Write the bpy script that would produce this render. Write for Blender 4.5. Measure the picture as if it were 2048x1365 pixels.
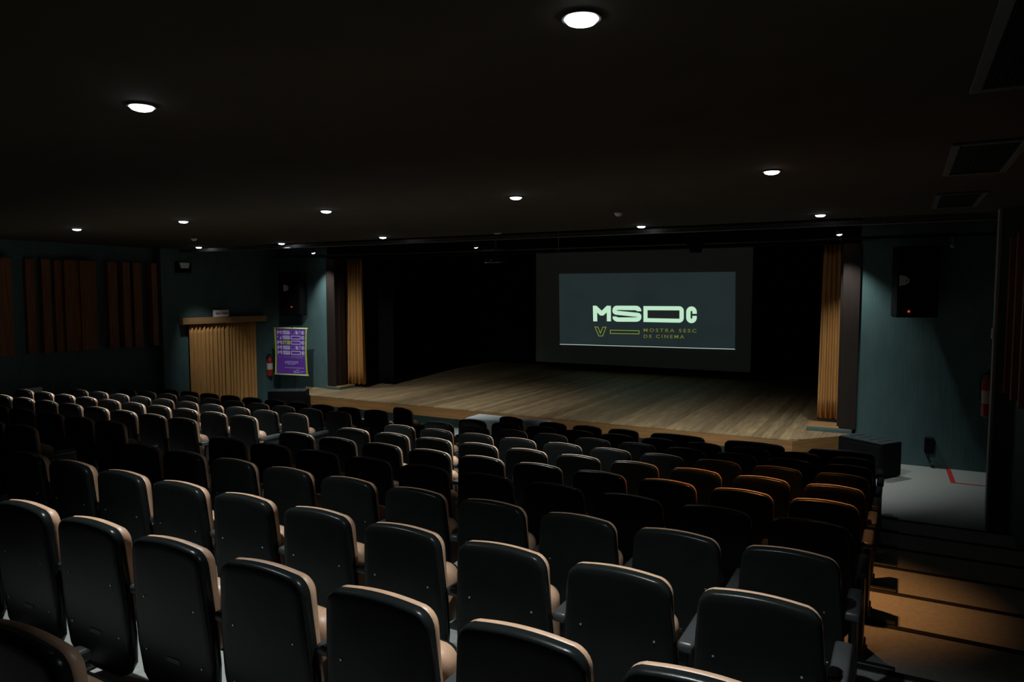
import bpy, bmesh, math, random
from mathutils import Vector, Matrix
from mathutils.geometry import tessellate_polygon

for o in list(bpy.data.objects):
    bpy.data.objects.remove(o)
random.seed(7)
S = bpy.context.scene
COL = S.collection
R = math.radians

# ------------------------------------------------------------------ camera, world, exposure
FPX, YAW, ZC = 1430.0, R(28.7), 2.95
PITCH = math.atan(97.5 / 1430)
cam = bpy.data.cameras.new('camera')
cam.sensor_width = 36.0
cam.lens = FPX / 2048 * 36
cam.clip_start = 0.05
cam.clip_end = 200
camo = bpy.data.objects.new('camera', cam)
COL.objects.link(camo)
camo.location = (0, 0, ZC)
camo.rotation_euler = (math.pi / 2 - PITCH, 0, YAW)
S.camera = camo

w = bpy.data.worlds.new('world')
S.world = w
w.use_nodes = True
w.node_tree.nodes['Background'].inputs[0].default_value = (0, 0, 0, 1)
w.node_tree.nodes['Background'].inputs[1].default_value = 0.0

S.view_settings.view_transform = 'Standard'
S.view_settings.look = 'None'
S.view_settings.gamma = 1
S.view_settings.use_curve_mapping = False
S.view_settings.exposure = 0.0

# power of the hall's lamps (W); every lamp object is built further down with its housing
P_DOWN, P_MID, P_FRONT, P_SPOT, P_WARM = 290.0, 640.0, 490.0, 120.0, 420.0
COOL = (0.90, 0.97, 1.0)
WARM = (1.0, 0.42, 0.14)

FW = Vector((-math.sin(YAW) * math.cos(PITCH), math.cos(YAW) * math.cos(PITCH), -math.sin(PITCH)))
RT = Vector((math.cos(YAW), math.sin(YAW), 0))
UP = RT.cross(FW)
CP = Vector((0, 0, ZC))


def at(x, y, **k):
    """photo pixel -> point on the plane X=, Y= or Z= (a real surface of the hall)"""
    d = FW * FPX + RT * (x - 1024) - UP * (y - 682.5)
    a, v = list(k.items())[0]
    i = 'XYZ'.index(a)
    return CP + d * ((v - CP[i]) / d[i])


def pix(p):
    d = Vector(p) - CP
    z = d.dot(FW)
    return (1024 + FPX * d.dot(RT) / z, 682.5 - FPX * d.dot(UP) / z, z)


# ------------------------------------------------------------------ materials
M = {}


def mat(name, col, rough=0.6, spec=0.5, var=0.0, vscale=8.0, stretch=(1, 1, 1), bump=0.0, bscale=60.0,
        bstretch=(1, 1, 1), metal=0.0, emit=None, estr=0.0, coord='Object', perobj=0.0):
    m = bpy.data.materials.new(name)
    m.use_nodes = True
    nt = m.node_tree
    b = nt.nodes['Principled BSDF']
    b.inputs['Base Color'].default_value = (*col, 1)
    b.inputs['Roughness'].default_value = rough
    b.inputs['Specular IOR Level'].default_value = spec
    b.inputs['Metallic'].default_value = metal
    if emit:
        b.inputs['Emission Color'].default_value = (*emit, 1)
        b.inputs['Emission Strength'].default_value = estr
    tc = nt.nodes.new('ShaderNodeTexCoord')

    def noise(scale, st, detail=5):
        mp = nt.nodes.new('ShaderNodeMapping')
        mp.inputs['Scale'].default_value = st
        nt.links.new(tc.outputs[coord], mp.inputs[0])
        n = nt.nodes.new('ShaderNodeTexNoise')
        n.inputs['Scale'].default_value = scale
        n.inputs['Detail'].default_value = detail
        nt.links.new(mp.outputs[0], n.inputs['Vector'])
        return n
    if var > 0:
        n = noise(vscale, stretch)
        cr = nt.nodes.new('ShaderNodeValToRGB')
        cr.color_ramp.elements[0].position = 0.3
        cr.color_ramp.elements[1].position = 0.7
        cr.color_ramp.elements[0].color = (*[c * (1 - var) for c in col], 1)
        cr.color_ramp.elements[1].color = (*[min(1, c * (1 + var)) for c in col], 1)
        nt.links.new(n.outputs['Fac'], cr.inputs[0])
        out = cr.outputs[0]
        if perobj > 0:
            oi = nt.nodes.new('ShaderNodeObjectInfo')
            mr = nt.nodes.new('ShaderNodeMapRange')
            mr.inputs['To Min'].default_value = 1 - perobj
            mr.inputs['To Max'].default_value = 1 + perobj
            nt.links.new(oi.outputs['Random'], mr.inputs['Value'])
            vm = nt.nodes.new('ShaderNodeVectorMath')
            vm.operation = 'SCALE'
            nt.links.new(out, vm.inputs[0])
            nt.links.new(mr.outputs[0], vm.inputs['Scale'])
            out = vm.outputs[0]
        nt.links.new(out, b.inputs['Base Color'])
    if bump > 0:
        n2 = noise(bscale, bstretch, 3)
        bp = nt.nodes.new('ShaderNodeBump')
        bp.inputs['Strength'].default_value = bump
        bp.inputs['Distance'].default_value = 0.01
        nt.links.new(n2.outputs['Fac'], bp.inputs['Height'])
        nt.links.new(bp.outputs[0], b.inputs['Normal'])
    M[name] = m
    return m


mat('shell', (0.0085, 0.0105, 0.0098), 0.27, 0.13, var=0.15, vscale=6, bump=0.05, bscale=260)
mat('leather', (0.48, 0.295, 0.185), 0.42, 0.5, var=0.12, vscale=14, bump=0.10, bscale=190)
mat('arm_plastic', (0.045, 0.047, 0.048), 0.38, 0.5, var=0.1)
mat('black_metal', (0.012, 0.012, 0.013), 0.45, 0.5, var=0.1)
mat('screw_steel', (0.6, 0.6, 0.6), 0.3, 0.5, metal=0.9)
mat('teal', (0.072, 0.128, 0.122), 0.85, 0.2, var=0.10, vscale=5, stretch=(1, 1, 0.4), bump=0.35, bscale=55, bstretch=(1, 1, 0.02))
mat('ceiling', (0.050, 0.040, 0.026), 0.9, 0.2, var=0.1, vscale=2)
mat('floor', (0.33, 0.34, 0.31), 0.6, 0.35, var=0.10, vscale=26, bump=0.05, bscale=200)
mat('nosing', (0.012, 0.012, 0.012), 0.7, 0.3, var=0.2)
mat('plank', (0.30, 0.205, 0.105), 0.5, 0.35, var=0.30, vscale=3.0, stretch=(7, 0.7, 1), bump=0.08, bscale=25, bstretch=(6, .5, 1), perobj=0.28)
mat('fascia', (0.26, 0.125, 0.04), 0.5, 0.4, var=0.2, vscale=3, stretch=(0.5, 1, 9))
mat('pelmet', (0.36, 0.19, 0.075), 0.5, 0.4, var=0.15, vscale=3, stretch=(1, 0.5, 9))
mat('fin', (0.20, 0.072, 0.026), 0.55, 0.35, var=0.25, vscale=3, stretch=(8, 8, 0.5))
mat('jamb', (0.022, 0.013, 0.009), 0.6, 0.3, var=0.15, vscale=4, stretch=(6, 6, 0.6))
mat('drape_gold', (0.49, 0.245, 0.075), 0.8, 0.2, var=0.12, vscale=6, stretch=(3, 3, 0.4), bump=0.1, bscale=220)
mat('drape_black', (0.004, 0.004, 0.004), 0.95, 0.1, var=0.2)
mat('black_box', (0.005, 0.005, 0.006), 0.6, 0.08, var=0.15, bump=0.1, bscale=180)
mat('sub_top', (0.022, 0.032, 0.034), 0.6, 0.4, var=0.1)
mat('grey_trim', (0.30, 0.32, 0.33), 0.6, 0.4, var=0.08)
mat('white_paint', (0.80, 0.80, 0.76), 0.6, 0.4, var=0.05)
mat('white_cloth', (0.62, 0.65, 0.64), 0.85, 0.2, var=0.05, vscale=9, bump=0.2, bscale=30)
mat('red_paint', (0.38, 0.018, 0.018), 0.4, 0.5, var=0.1)
mat('red_tape', (0.46, 0.03, 0.025), 0.6, 0.4, var=0.1)
mat('label_paper', (0.6, 0.58, 0.5), 0.6, 0.3, var=0.1)
mat('purple', (0.150, 0.045, 0.36), 0.5, 0.3, var=0.12, vscale=4)
mat('lilac', (0.62, 0.56, 0.74), 0.5, 0.3, var=0.08)
mat('lilac_mid', (0.24, 0.15, 0.46), 0.5, 0.3, var=0.3, vscale=20)
mat('lime', (0.42, 0.56, 0.055), 0.4, 0.4, var=0.08)
mat('lime_pale', (0.62, 0.78, 0.32), 0.4, 0.4, var=0.08)
mat('screen_cloth', (0.13, 0.135, 0.12), 0.9, 0.2, var=0.05, vscale=2, emit=(0.0030, 0.0036, 0.0030), estr=1.0)  # faint emission painted into the cloth in place of light falling on it
mat('lamp_cool', (0.8, 0.8, 0.8), 0.5, emit=(0.86, 0.93, 1.0), estr=9.0)
mat('lamp_warm', (0.8, 0.8, 0.8), 0.5, emit=(1.0, 0.86, 0.74), estr=7.0)
mat('lamp_off', (0.5, 0.5, 0.5), 0.4)
mat('led_red', (0.3, 0.02, 0.01), 0.4, emit=(1.0, 0.11, 0.04), estr=0.38)
mat('grille', (0.006, 0.006, 0.006), 0.6, 0.1, var=0.2)
mat('vent_trim', (0.085, 0.09, 0.09), 0.6, 0.3, var=0.08)
mat('ring_metal', (0.20, 0.20, 0.19), 0.35, 0.5, metal=0.4)


def emis(name, col, k=1.0, var=0.0):
    """light thrown onto the screen by the projector: a projected image, it gives off light"""
    m = bpy.data.materials.new(name)
    m.use_nodes = True
    nt = m.node_tree
    b = nt.nodes['Principled BSDF']
    b.inputs['Base Color'].default_value = (0.05, 0.05, 0.05, 1)
    b.inputs['Roughness'].default_value = 0.9
    b.inputs['Emission Color'].default_value = (*col, 1)
    b.inputs['Emission Strength'].default_value = k
    if var:
        tc = nt.nodes.new('ShaderNodeTexCoord')
        n = nt.nodes.new('ShaderNodeTexNoise')
        n.inputs['Scale'].default_value = 1.3
        nt.links.new(tc.outputs['Object'], n.inputs['Vector'])
        mr = nt.nodes.new('ShaderNodeMapRange')
        mr.inputs['To Min'].default_value = k * (1 - var)
        mr.inputs['To Max'].default_value = k * (1 + var)
        nt.links.new(n.outputs['Fac'], mr.inputs['Value'])
        nt.links.new(mr.outputs[0], b.inputs['Emission Strength'])
    M[name] = m


emis('proj_back', (0.0140, 0.0225, 0.0235), 1.0, 0.18)
emis('proj_dark', (0.0130, 0.0150, 0.0150))
emis('proj_white', (0.50, 0.78, 0.56))
emis('proj_lime', (0.26, 0.33, 0.035))
emis('proj_text', (0.135, 0.145, 0.025))
emis('proj_line', (0.50, 0.62, 0.55))

# perforated steel: fine round holes as a material pattern (too small to build one by one)
pm = mat('perforated', (0.10, 0.10, 0.10), 0.45, 0.5, metal=0.3)
nt = pm.node_tree
tc = nt.nodes.new('ShaderNodeTexCoord')
vo = nt.nodes.new('ShaderNodeTexVoronoi')
vo.inputs['Scale'].default_value = 26
vo.inputs['Randomness'].default_value = 0
nt.links.new(tc.outputs['Object'], vo.inputs['Vector'])
cr = nt.nodes.new('ShaderNodeValToRGB')
cr.color_ramp.elements[0].position = 0.30
cr.color_ramp.elements[0].color = (0.004, 0.004, 0.004, 1)
cr.color_ramp.elements[1].position = 0.36
cr.color_ramp.elements[1].color = (0.10, 0.10, 0.10, 1)
nt.links.new(vo.outputs['Distance'], cr.inputs[0])
nt.links.new(cr.outputs[0], nt.nodes['Principled BSDF'].inputs['Base Color'])


# ------------------------------------------------------------------ mesh helpers
def meshobj(name, bm, material, parent=None, smooth=False, tri=False):
    me = bpy.data.meshes.new(name)
    bmesh.ops.recalc_face_normals(bm, faces=bm.faces)
    if tri:
        bmesh.ops.triangulate(bm, faces=bm.faces)
    bm.to_mesh(me)
    bm.free()
    if smooth:
        for p in me.polygons:
            p.use_smooth = True
    me.materials.append(M[material])
    o = bpy.data.objects.new(name, me)
    COL.objects.link(o)
    if parent is not None:
        o.parent = parent
    return o


def empty(name, loc=(0, 0, 0), rz=0.0):
    o = bpy.data.objects.new(name, None)
    COL.objects.link(o)
    o.empty_display_size = 0.1
    o.location = loc
    o.rotation_euler = (0, 0, rz)
    return o


def tag(o, label, cat, group=None):
    o['label'] = label
    o['category'] = cat
    if group:
        o['group'] = group
    return o


def struct(o, label, cat='structure'):
    o['kind'] = 'structure'
    o['label'] = label
    o['category'] = cat
    return o


def add_box(bm, x0, x1, y0, y1, z0, z1, bev=0.0, seg=2, mtx=None):
    vs = [bm.verts.new(p) for p in ((x0, y0, z0), (x1, y0, z0), (x1, y1, z0), (x0, y1, z0),
                                    (x0, y0, z1), (x1, y0, z1), (x1, y1, z1), (x0, y1, z1))]
    fs = [bm.faces.new([vs[i] for i in q]) for q in ((3, 2, 1, 0), (4, 5, 6, 7), (0, 1, 5, 4), (1, 2, 6, 5), (2, 3, 7, 6), (3, 0, 4, 7))]
    allv = vs
    if bev > 0:
        es = list({e for f in fs for e in f.edges})
        r = bmesh.ops.bevel(bm, geom=es, offset=bev, segments=seg, profile=0.5, affect='EDGES')
        allv = list({v for f in r['faces'] for v in f.verts} | {v for v in vs if v.is_valid})
    if mtx is not None:
        bmesh.ops.transform(bm, matrix=mtx, verts=[v for v in allv if v.is_valid])
    return allv


def box(name, x0, x1, y0, y1, z0, z1, material, parent=None, bev=0.0, seg=2, mtx=None):
    bm = bmesh.new()
    add_box(bm, x0, x1, y0, y1, z0, z1, bev, seg, mtx)
    return meshobj(name, bm, material, parent, smooth=False)


def add_cyl(bm, a, b, r0, r1=None, n=16, cap=True):
    a, b = Vector(a), Vector(b)
    r1 = r0 if r1 is None else r1
    d = (b - a).normalized()
    u = d.orthogonal().normalized()
    v = d.cross(u)
    A = [bm.verts.new(a + (u * math.cos(t) + v * math.sin(t)) * r0) for t in [2 * math.pi * i / n for i in range(n)]]
    B = [bm.verts.new(b + (u * math.cos(t) + v * math.sin(t)) * r1) for t in [2 * math.pi * i / n for i in range(n)]]
    for i in range(n):
        bm.faces.new((A[i], A[(i + 1) % n], B[(i + 1) % n], B[i]))
    if cap:
        bm.faces.new(A[::-1])
        bm.faces.new(B)


def cyl(name, a, b, r0, material, parent=None, r1=None, n=16, smooth=False):
    bm = bmesh.new()
    add_cyl(bm, a, b, r0, r1, n)
    return meshobj(name, bm, material, parent, smooth)


def lathe(name, prof, loc, material, parent=None, n=20):
    bm = bmesh.new()
    rings = []
    for r, z in prof:
        rings.append([bm.verts.new((loc[0] + r * math.cos(2 * math.pi * i / n), loc[1] + r * math.sin(2 * math.pi * i / n), loc[2] + z)) for i in range(n)])
    for a, b in zip(rings, rings[1:]):
        for i in range(n):
            bm.faces.new((a[i], a[(i + 1) % n], b[(i + 1) % n], b[i]))
    bm.faces.new(rings[0][::-1])
    bm.faces.new(rings[-1])
    return meshobj(name, bm, material, parent, smooth=True)


def prism(name, pts, z0, z1, material, parent=None):
    """vertical prism over a plan outline"""
    bm = bmesh.new()
    a = [bm.verts.new((x, y, z0)) for x, y in pts]
    b = [bm.verts.new((x, y, z1)) for x, y in pts]
    bm.faces.new(a[::-1])
    bm.faces.new(b)
    n = len(pts)
    for i in range(n):
        bm.faces.new((a[i], a[(i + 1) % n], b[(i + 1) % n], b[i]))
    return meshobj(name, bm, material, parent)


def plate(name, pts, org, ex, ey, thick, material, parent=None, hole=None):
    """flat cut-out: outline pts (and an optional hole) in the plane (ex, ey) through org, with a thickness along ex x ey"""
    org, ex, ey = Vector(org), Vector(ex), Vector(ey)
    nn = ex.cross(ey).normalized() * thick
    loops = [pts] + ([hole] if hole else [])
    tris = tessellate_polygon([[Vector((p[0], p[1], 0)) for p in lp] for lp in loops])
    bm = bmesh.new()
    flat = [p for lp in loops for p in lp]
    a = [bm.verts.new(org + ex * p[0] + ey * p[1]) for p in flat]
    b = [bm.verts.new(org + ex * p[0] + ey * p[1] + nn) for p in flat]
    for t3 in tris:
        for q in (a, b):
            try:
                bm.faces.new([q[i] for i in t3])
            except ValueError:
                pass
    o = 0
    for lp in loops:
        n = len(lp)
        for i in range(n):
            try:
                bm.faces.new((a[o + i], a[o + (i + 1) % n], b[o + (i + 1) % n], b[o + i]))
            except ValueError:
                pass
        o += n
    return meshobj(name, bm, material, parent)


def outline_pts(pts, wd):
    """closed polyline -> (outer, inner) loops of a stroke of width wd"""
    n = len(pts)
    V = [Vector(p) for p in pts]
    area = sum(V[i].x * V[(i + 1) % n].y - V[(i + 1) % n].x * V[i].y for i in range(n))
    sg = 1 if area > 0 else -1
    inn = []
    for i in range(n):
        d0 = (V[i] - V[i - 1]).normalized()
        d1 = (V[(i + 1) % n] - V[i]).normalized()
        n0 = Vector((-d0.y, d0.x)) * sg
        n1 = Vector((-d1.y, d1.x)) * sg
        m = (n0 + n1).normalized()
        inn.append(V[i] + m * (wd / max(0.35, m.dot(n0))))
    return [tuple(v) for v in V], [tuple(v) for v in inn]


# ------------------------------------------------------------------ dimensions of the hall
XL, XR = -15.0, 1.20            # side walls with wooden fins
XLN, XRN = -14.75, 1.42         # narrower walls beside the stage
YN = 10.42                      # where the side walls step in
YP = 13.85                      # proscenium wall
ZCEIL = 3.95
ROW, Y1, RISE = 0.909, 1.965, 0.1074
ZST = 0.463                     # stage floor


def row_y(k):
    return Y1 + ROW * (k - 1)


def row_z(k):
    return (10 - k) * RISE


# ------------------------------------------------------------------ floor, treads
fl = box('floor', -16.2, 2.2, 9.0, 14.4, -0.25, 0.0, 'floor')
struct(fl, 'pale speckled hall floor, flat before the stage and stepping up in treads', 'floor')
for k in range(9, -4, -1):
    y1 = row_y(k + 1) - 0.125
    y0 = row_y(k) - 0.125
    z = row_z(k)
    t = box('tread', -16.0, 2.0, y0 - 0.03, y1, -0.25, z, 'floor', fl)
    box('nosing', -15.0, XR, y1 - 0.055, y1 + 0.006, z - 0.035, z + 0.006, 'nosing', t, bev=0.004, seg=1)
box('tread', -16.0, 2.0, row_y(-4) - 1.2, row_y(-3) - 0.155, -0.25, row_z(-4), 'floor', fl)

# ------------------------------------------------------------------ ceiling and walls
YC = 10.75
ce = box('ceiling', -16.2, 2.4, -3.6, YC, ZCEIL, ZCEIL + 0.25, 'ceiling')
struct(ce, 'dark brown flat ceiling over the seats', 'ceiling')
ub = box('ceiling_void', -16.2, 2.4, YC, 22.6, 5.3, 5.5, 'drape_black')
struct(ub, 'black void above the stage lighting bars', 'ceiling')
box('void_front', -16.2, 2.4, YC - 0.05, YC, ZCEIL + 0.05, 5.3, 'drape_black', ub)

wl = box('wall_left', XL - 0.3, XL, -3.6, YN, -0.2, 4.4, 'teal')
struct(wl, 'teal ribbed left side wall carrying dark wooden fins', 'wall')
wr = box('wall_right', XR, XR + 0.3, -3.6, YN, -0.2, 4.4, 'teal')
struct(wr, 'dark right side wall carrying reddish wooden fins', 'wall')
wb = box('wall_back', -16.2, 2.4, -3.9, -3.6, -0.2, 4.4, 'teal')
struct(wb, 'teal wall behind the last row of seats', 'wall')
wln = box('wall_left_niche', XL - 0.3, XLN, YN, YP + 0.25, -0.2, 5.3, 'teal')
struct(wln, 'teal wall with the curtained doorway left of the stage', 'wall')
wrn = box('wall_right_niche', XRN, XRN + 0.3, YN + 0.1, YP + 0.25, -0.2, 5.3, 'teal')
struct(wrn, 'dark wall right of the stage behind the pilaster', 'wall')
XPI = 0.97
tr = box('trim_1', XPI + 0.03, XRN + 0.2, YN - 0.06, YN + 0.10, -0.1, ZCEIL, 'teal')
struct(tr, 'dark pilaster with grey corner strip ending the right wall', 'trim')
box('corner_strip', XPI - 0.005, XPI + 0.03, YN - 0.075, YN + 0.10, -0.1, ZCEIL, 'grey_trim', tr, bev=0.004, seg=1)

# proscenium wall: two wings and a header
OPL, OPR = -12.98, -0.68
pl = box('wall_front_left', XLN - 0.1, OPL, YP, YP + 0.25, -0.2, 5.3, 'teal')
struct(pl, 'teal ribbed wing wall left of the stage opening', 'wall')
pr = box('wall_front_right', OPR, XRN, YP, YP + 0.25, -0.2, 5.3, 'teal')
struct(pr, 'teal ribbed wing wall right of the stage opening', 'wall')
ph = box('wall_front_header', OPL, OPR, YP, YP + 0.25, 3.80, 5.3, 'drape_black')
struct(ph, 'black header above the stage opening', 'wall')
jl = empty('trim_2', (0, 0, 0))
struct(jl, 'dark brown wooden post at the left side of the stage opening', 'trim')
box('post_face', OPL - 0.01, OPL + 0.27, YP - 0.04, YP + 0.30, 0.53, 3.80, 'jamb', jl, bev=0.006, seg=1)
box('post_bead', OPL + 0.27, OPL + 0.31, YP + 0.10, YP + 0.30, 0.53, 3.80, 'jamb', jl)
jr = empty('trim_3', (0, 0, 0))
struct(jr, 'dark brown wooden post at the right side of the stage opening', 'trim')
box('post_face', OPR - 0.27, OPR + 0.01, YP - 0.04, YP + 0.30, 0.53, 3.80, 'jamb', jr, bev=0.006, seg=1)
box('post_bead', OPR - 0.31, OPR - 0.27, YP + 0.10, YP + 0.30, 0.53, 3.80, 'jamb', jr)

# stage house, all black masking
sb = box('wall_stage_back', -16.2, 2.4, 22.2, 22.4, -0.2, 5.3, 'drape_black')
struct(sb, 'black masking wall at the back of the stage', 'wall')
sl = box('wall_stage_left', -15.6, -15.4, YP + 0.25, 22.2, -0.2, 5.3, 'drape_black')
struct(sl, 'black masking wall at the left of the stage', 'wall')
sr = box('wall_stage_right', 1.6, 1.8, YP + 0.25, 22.2, -0.2, 5.3, 'drape_black')
struct(sr, 'black masking wall at the right of the stage', 'wall')

# wooden fins on the side walls: edges read off the photo along each wall
FB, FT = 1.75, 3.60
left_fins = [(-34, 30, .22), (58, 76, .10), (90, 107, .16), (115, 130, .10), (135, 166, .16), (166, 198, .20),
             (221, 240, .12), (251, 265, .18), (272, 288, .12), (308, 319, .22)]
for a, b, dep in left_fins:
    ya, yb = at(a, 700, X=XL + dep).y, at(b, 700, X=XL + dep).y
    box('wood_panel', XL, XL + dep, ya, min(yb, YN - 0.01), FB, FT, 'fin', wl, bev=0.004, seg=1)
yy = 1.0
while yy < YN - 3.7:
    box('wood_panel', XL, XL + 0.16, yy, yy + 0.42, FB, FT, 'fin', wl, bev=0.004, seg=1)
    yy += 0.62
yy = YN - 0.22
while yy > 6.0:
    box('wood_panel', XR - 0.125, XR, yy, yy + 0.10, FB, FT, 'fin', wr, bev=0.004, seg=1)
    yy -= 0.62

# ------------------------------------------------------------------ stage
sg = prism('stage_platform', [(-13.66, YP), (-12.62, 12.88), (-1.62, 12.88), (-0.63, YP)], 0.0, 0.25, 'teal')
struct(sg, 'low stage with plank floor, brown fascia and teal base', 'stage')
box('stage_deck', -15.3, 1.5, YP + 0.26, 22.1, 0.0, ZST - 0.03, 'black_metal', sg)
out = [(-13.80, YP), (-12.66, 12.74), (-1.58, 12.74), (-0.55, YP)]
inn = [(-13.70, YP), (-12.62, 12.80), (-1.62, 12.80), (-0.66, YP)]
for i in range(3):
    prism('fascia_board', [out[i], out[i + 1], inn[i + 1], inn[i]], 0.235, ZST - 0.022, 'fascia', sg)
prism('deck_frame', [(-13.68, YP), (-12.62, 12.81), (-1.62, 12.81), (-0.67, YP)], 0.25, ZST - 0.024, 'black_metal', sg)


def yfront(x):
    if x < -12.66:
        t = (x + 13.80) / (13.80 - 12.66)
        return YP + (12.735 - YP) * max(0, min(1, t))
    if x > -1.58:
        t = (x + 0.55) / (-1.58 + 0.55)
        return YP + (12.735 - YP) * max(0, min(1, t))
    return 12.735


PW = 0.152
x = -13.80
while x < -0.55 - 1e-6:
    x2 = min(x + PW, -0.55)
    yb = 22.15 if (x > OPL + 0.02 and x2 < OPR - 0.02) else YP - 0.002
    bm = bmesh.new()
    g = 0.0015
    z0, z1 = ZST - 0.022, ZST - random.uniform(0, 0.0012)
    pts = [(x + g, yfront(x)), (x2 - g, yfront(x2)), (x2 - g, max(yb, yfront(x2) + .01)), (x + g, max(yb, yfront(x) + .01))]
    a = [bm.verts.new((p[0], p[1], z0)) for p in pts]
    b = [bm.verts.new((p[0], p[1], z1)) for p in pts]
    bm.faces.new(a[::-1])
    bm.faces.new(b)
    for i in range(4):
        bm.faces.new((a[i], a[(i + 1) % 4], b[(i + 1) % 4], b[i]))
    meshobj('plank', bm, 'plank', sg)
    x = x2

# small plinths with wooden sills under the two curtains
for nm, x0, x1, side in (('plinth', OPL - 0.02, OPL + 0.44, 'left'), ('plinth', -1.46, OPR - 0.05, 'right')):
    p = box(nm, x0, x1, YP - 0.09, YP + 0.5, ZST + 0.001, ZST + 0.06, 'teal', bev=0.004, seg=1)
    tag(p, f'low teal plinth with wooden sill under the {side} stage curtain', 'plinth')
    box('sill', x0 - 0.02, x1, YP - 0.04, YP + 0.5, ZST + 0.06, ZST + 0.085, 'pelmet', p, bev=0.004, seg=1)


# ------------------------------------------------------------------ curtains
def curtain(name, p0, p1, z0, z1, folds, amp, material, parent=None, gather=1.0, nseg=9, seed=1, thick=0.012):
    """hanging cloth between plan points p0 and p1; pleats swing to both sides, gathered towards the top"""
    rnd = random.Random(seed)
    p0, p1 = Vector((*p0, 0)), Vector((*p1, 0))
    d = (p1 - p0)
    L = d.length
    d.normalize()
    nn = Vector((-d.y, d.x, 0))
    ph_ = [rnd.uniform(-0.5, 0.5) for _ in range(folds + 2)]
    am_ = [rnd.uniform(0.6, 1.15) for _ in range(folds + 2)]
    nu = folds * 10
    bm = bmesh.new()
    grid = []
    for j in range(nseg + 1):
        v = j / nseg
        z = z0 + (z1 - z0) * v
        g = 1 + (gather - 1) * v ** 1.3
        r1, r2 = [], []
        for i in range(nu + 1):
            u = i / nu
            f = u * folds
            k = int(f)
            s = am_[k] * (1 - (f - k)) + am_[k + 1] * (f - k)
            q = ph_[k] * (1 - (f - k)) + ph_[k + 1] * (f - k)
            a = amp * s * (1 - 0.35 * v) * math.sin(2 * math.pi * (f + q * 0.5 + 0.05 * math.sin(3 * v + k)))
            cpos = p0 + d * L * (0.5 + (u - 0.5) * g) + nn * a + Vector((0, 0, z + (0.008 * math.sin(f * 5) if j == 0 else 0)))
            r1.append(bm.verts.new(cpos))
            r2.append(bm.verts.new(cpos + nn * thick))
        grid.append((r1, r2))
    for (a1, a2), (b1, b2) in zip(grid, grid[1:]):
        for i in range(nu):
            bm.faces.new((a1[i], a1[i + 1], b1[i + 1], b1[i]))
            bm.faces.new((a2[i + 1], a2[i], b2[i], b2[i + 1]))
        bm.faces.new((a1[0], b1[0], b2[0], a2[0]))
        bm.faces.new((a1[-1], a2[-1], b2[-1], b1[-1]))
    for (a1, a2), fl_ in ((grid[0], 0), (grid[-1], 1)):
        for i in range(nu):
            bm.faces.new((a1[i], a2[i], a2[i + 1], a1[i + 1]))
    return meshobj(name, bm, material, parent, smooth=True)


c = curtain('stage_curtain', (-12.84, 14.38), (-12.20, 14.38), ZST + 0.10, 3.92, 5, 0.105, 'drape_gold', gather=0.72, seed=3)
tag(c, 'gold stage curtain drawn back at the left of the opening', 'curtain', 'stage curtains')
c = curtain('stage_curtain', (-1.36, 14.36), (-0.98, 14.36), ZST + 0.15, 3.92, 4, 0.040, 'drape_gold', gather=0.80, seed=5)
tag(c, 'gold stage curtain drawn back at the right of the opening', 'curtain', 'stage curtains')
# black inner legs behind them
for x0, x1, sd in ((-13.6, -12.0, 'left'), (-1.3, 0.2, 'right')):
    c = curtain('masking_curtain', (x0, 15.3), (x1, 15.3), ZST + 0.02, 4.3, 7, 0.06, 'drape_black', seed=8)
    tag(c, f'black masking curtain behind the {sd} gold curtain', 'curtain', 'black masking curtains')

# doorway curtain on the left wall
pmt = box('pelmet', XLN + 0.002, XLN + 0.16, 10.83, 13.30, 2.20, 2.35, 'pelmet', bev=0.006, seg=1)
tag(pmt, 'wooden pelmet board above the curtained doorway', 'pelmet')
dy0, dym, dy1 = 11.03, 12.02, 13.0
c = curtain('door_curtain', (XLN + 0.085, dym - 0.01), (XLN + 0.085, dy0), 0.02, 2.20, 9, 0.030, 'drape_gold', seed=11)
tag(c, 'left half of the gold doorway curtain under the pelmet', 'curtain', 'doorway curtains')
c = curtain('door_curtain', (XLN + 0.085, dy1), (XLN + 0.085, dym + 0.02), 0.02, 2.20, 9, 0.030, 'drape_gold', seed=13)
tag(c, 'right half of the gold doorway curtain under the pelmet', 'curtain', 'doorway curtains')

# ------------------------------------------------------------------ projection screen
YS = 21.0
ps = empty('projection_screen', (-7.2, YS, 0.64))
tag(ps, 'big grey projection screen hanging at the back of the stage', 'screen')


def ch(o, root):
    o.parent = root
    o.matrix_parent_inverse = Matrix.Translation(root.location).inverted() if root.rotation_euler.z == 0 else (
        Matrix.Translation(root.location) @ Matrix.Rotation(root.rotation_euler.z, 4, 'Z')).inverted()
    return o


ch(box('screen_cloth', -10.60, -3.77, YS, YS + 0.03, 0.66, 4.45, 'screen_cloth'), ps)
for xx in (-10.0, -7.2, -4.4):
    ch(cyl('hanging_line', (xx, YS + 0.015, 4.44), (xx, YS + 0.015, 5.31), 0.008, 'black_metal', n=6), ps)
ch(cyl('bottom_bar', (-10.62, YS + 0.015, 0.66), (-3.75, YS + 0.015, 0.66), 0.022, 'black_metal'), ps)
img = ch(plate('projected_image', [(at(x, y, Y=YS).x, at(x, y, Y=YS).z) for x, y in ((1120, 689), (1470, 699), (1471, 544), (1118, 548))],
               (0, YS - 0.002, 0), (1, 0, 0), (0, 0, 1), 0.003, 'proj_back'), ps)


def zp(x, y):       # zoom-crop coordinates of the projected title -> metres on the screen
    p = at(1150 + x / 7.3143, 590 + y / 7.3143, Y=YS)
    return (p.x, p.z)


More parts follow.
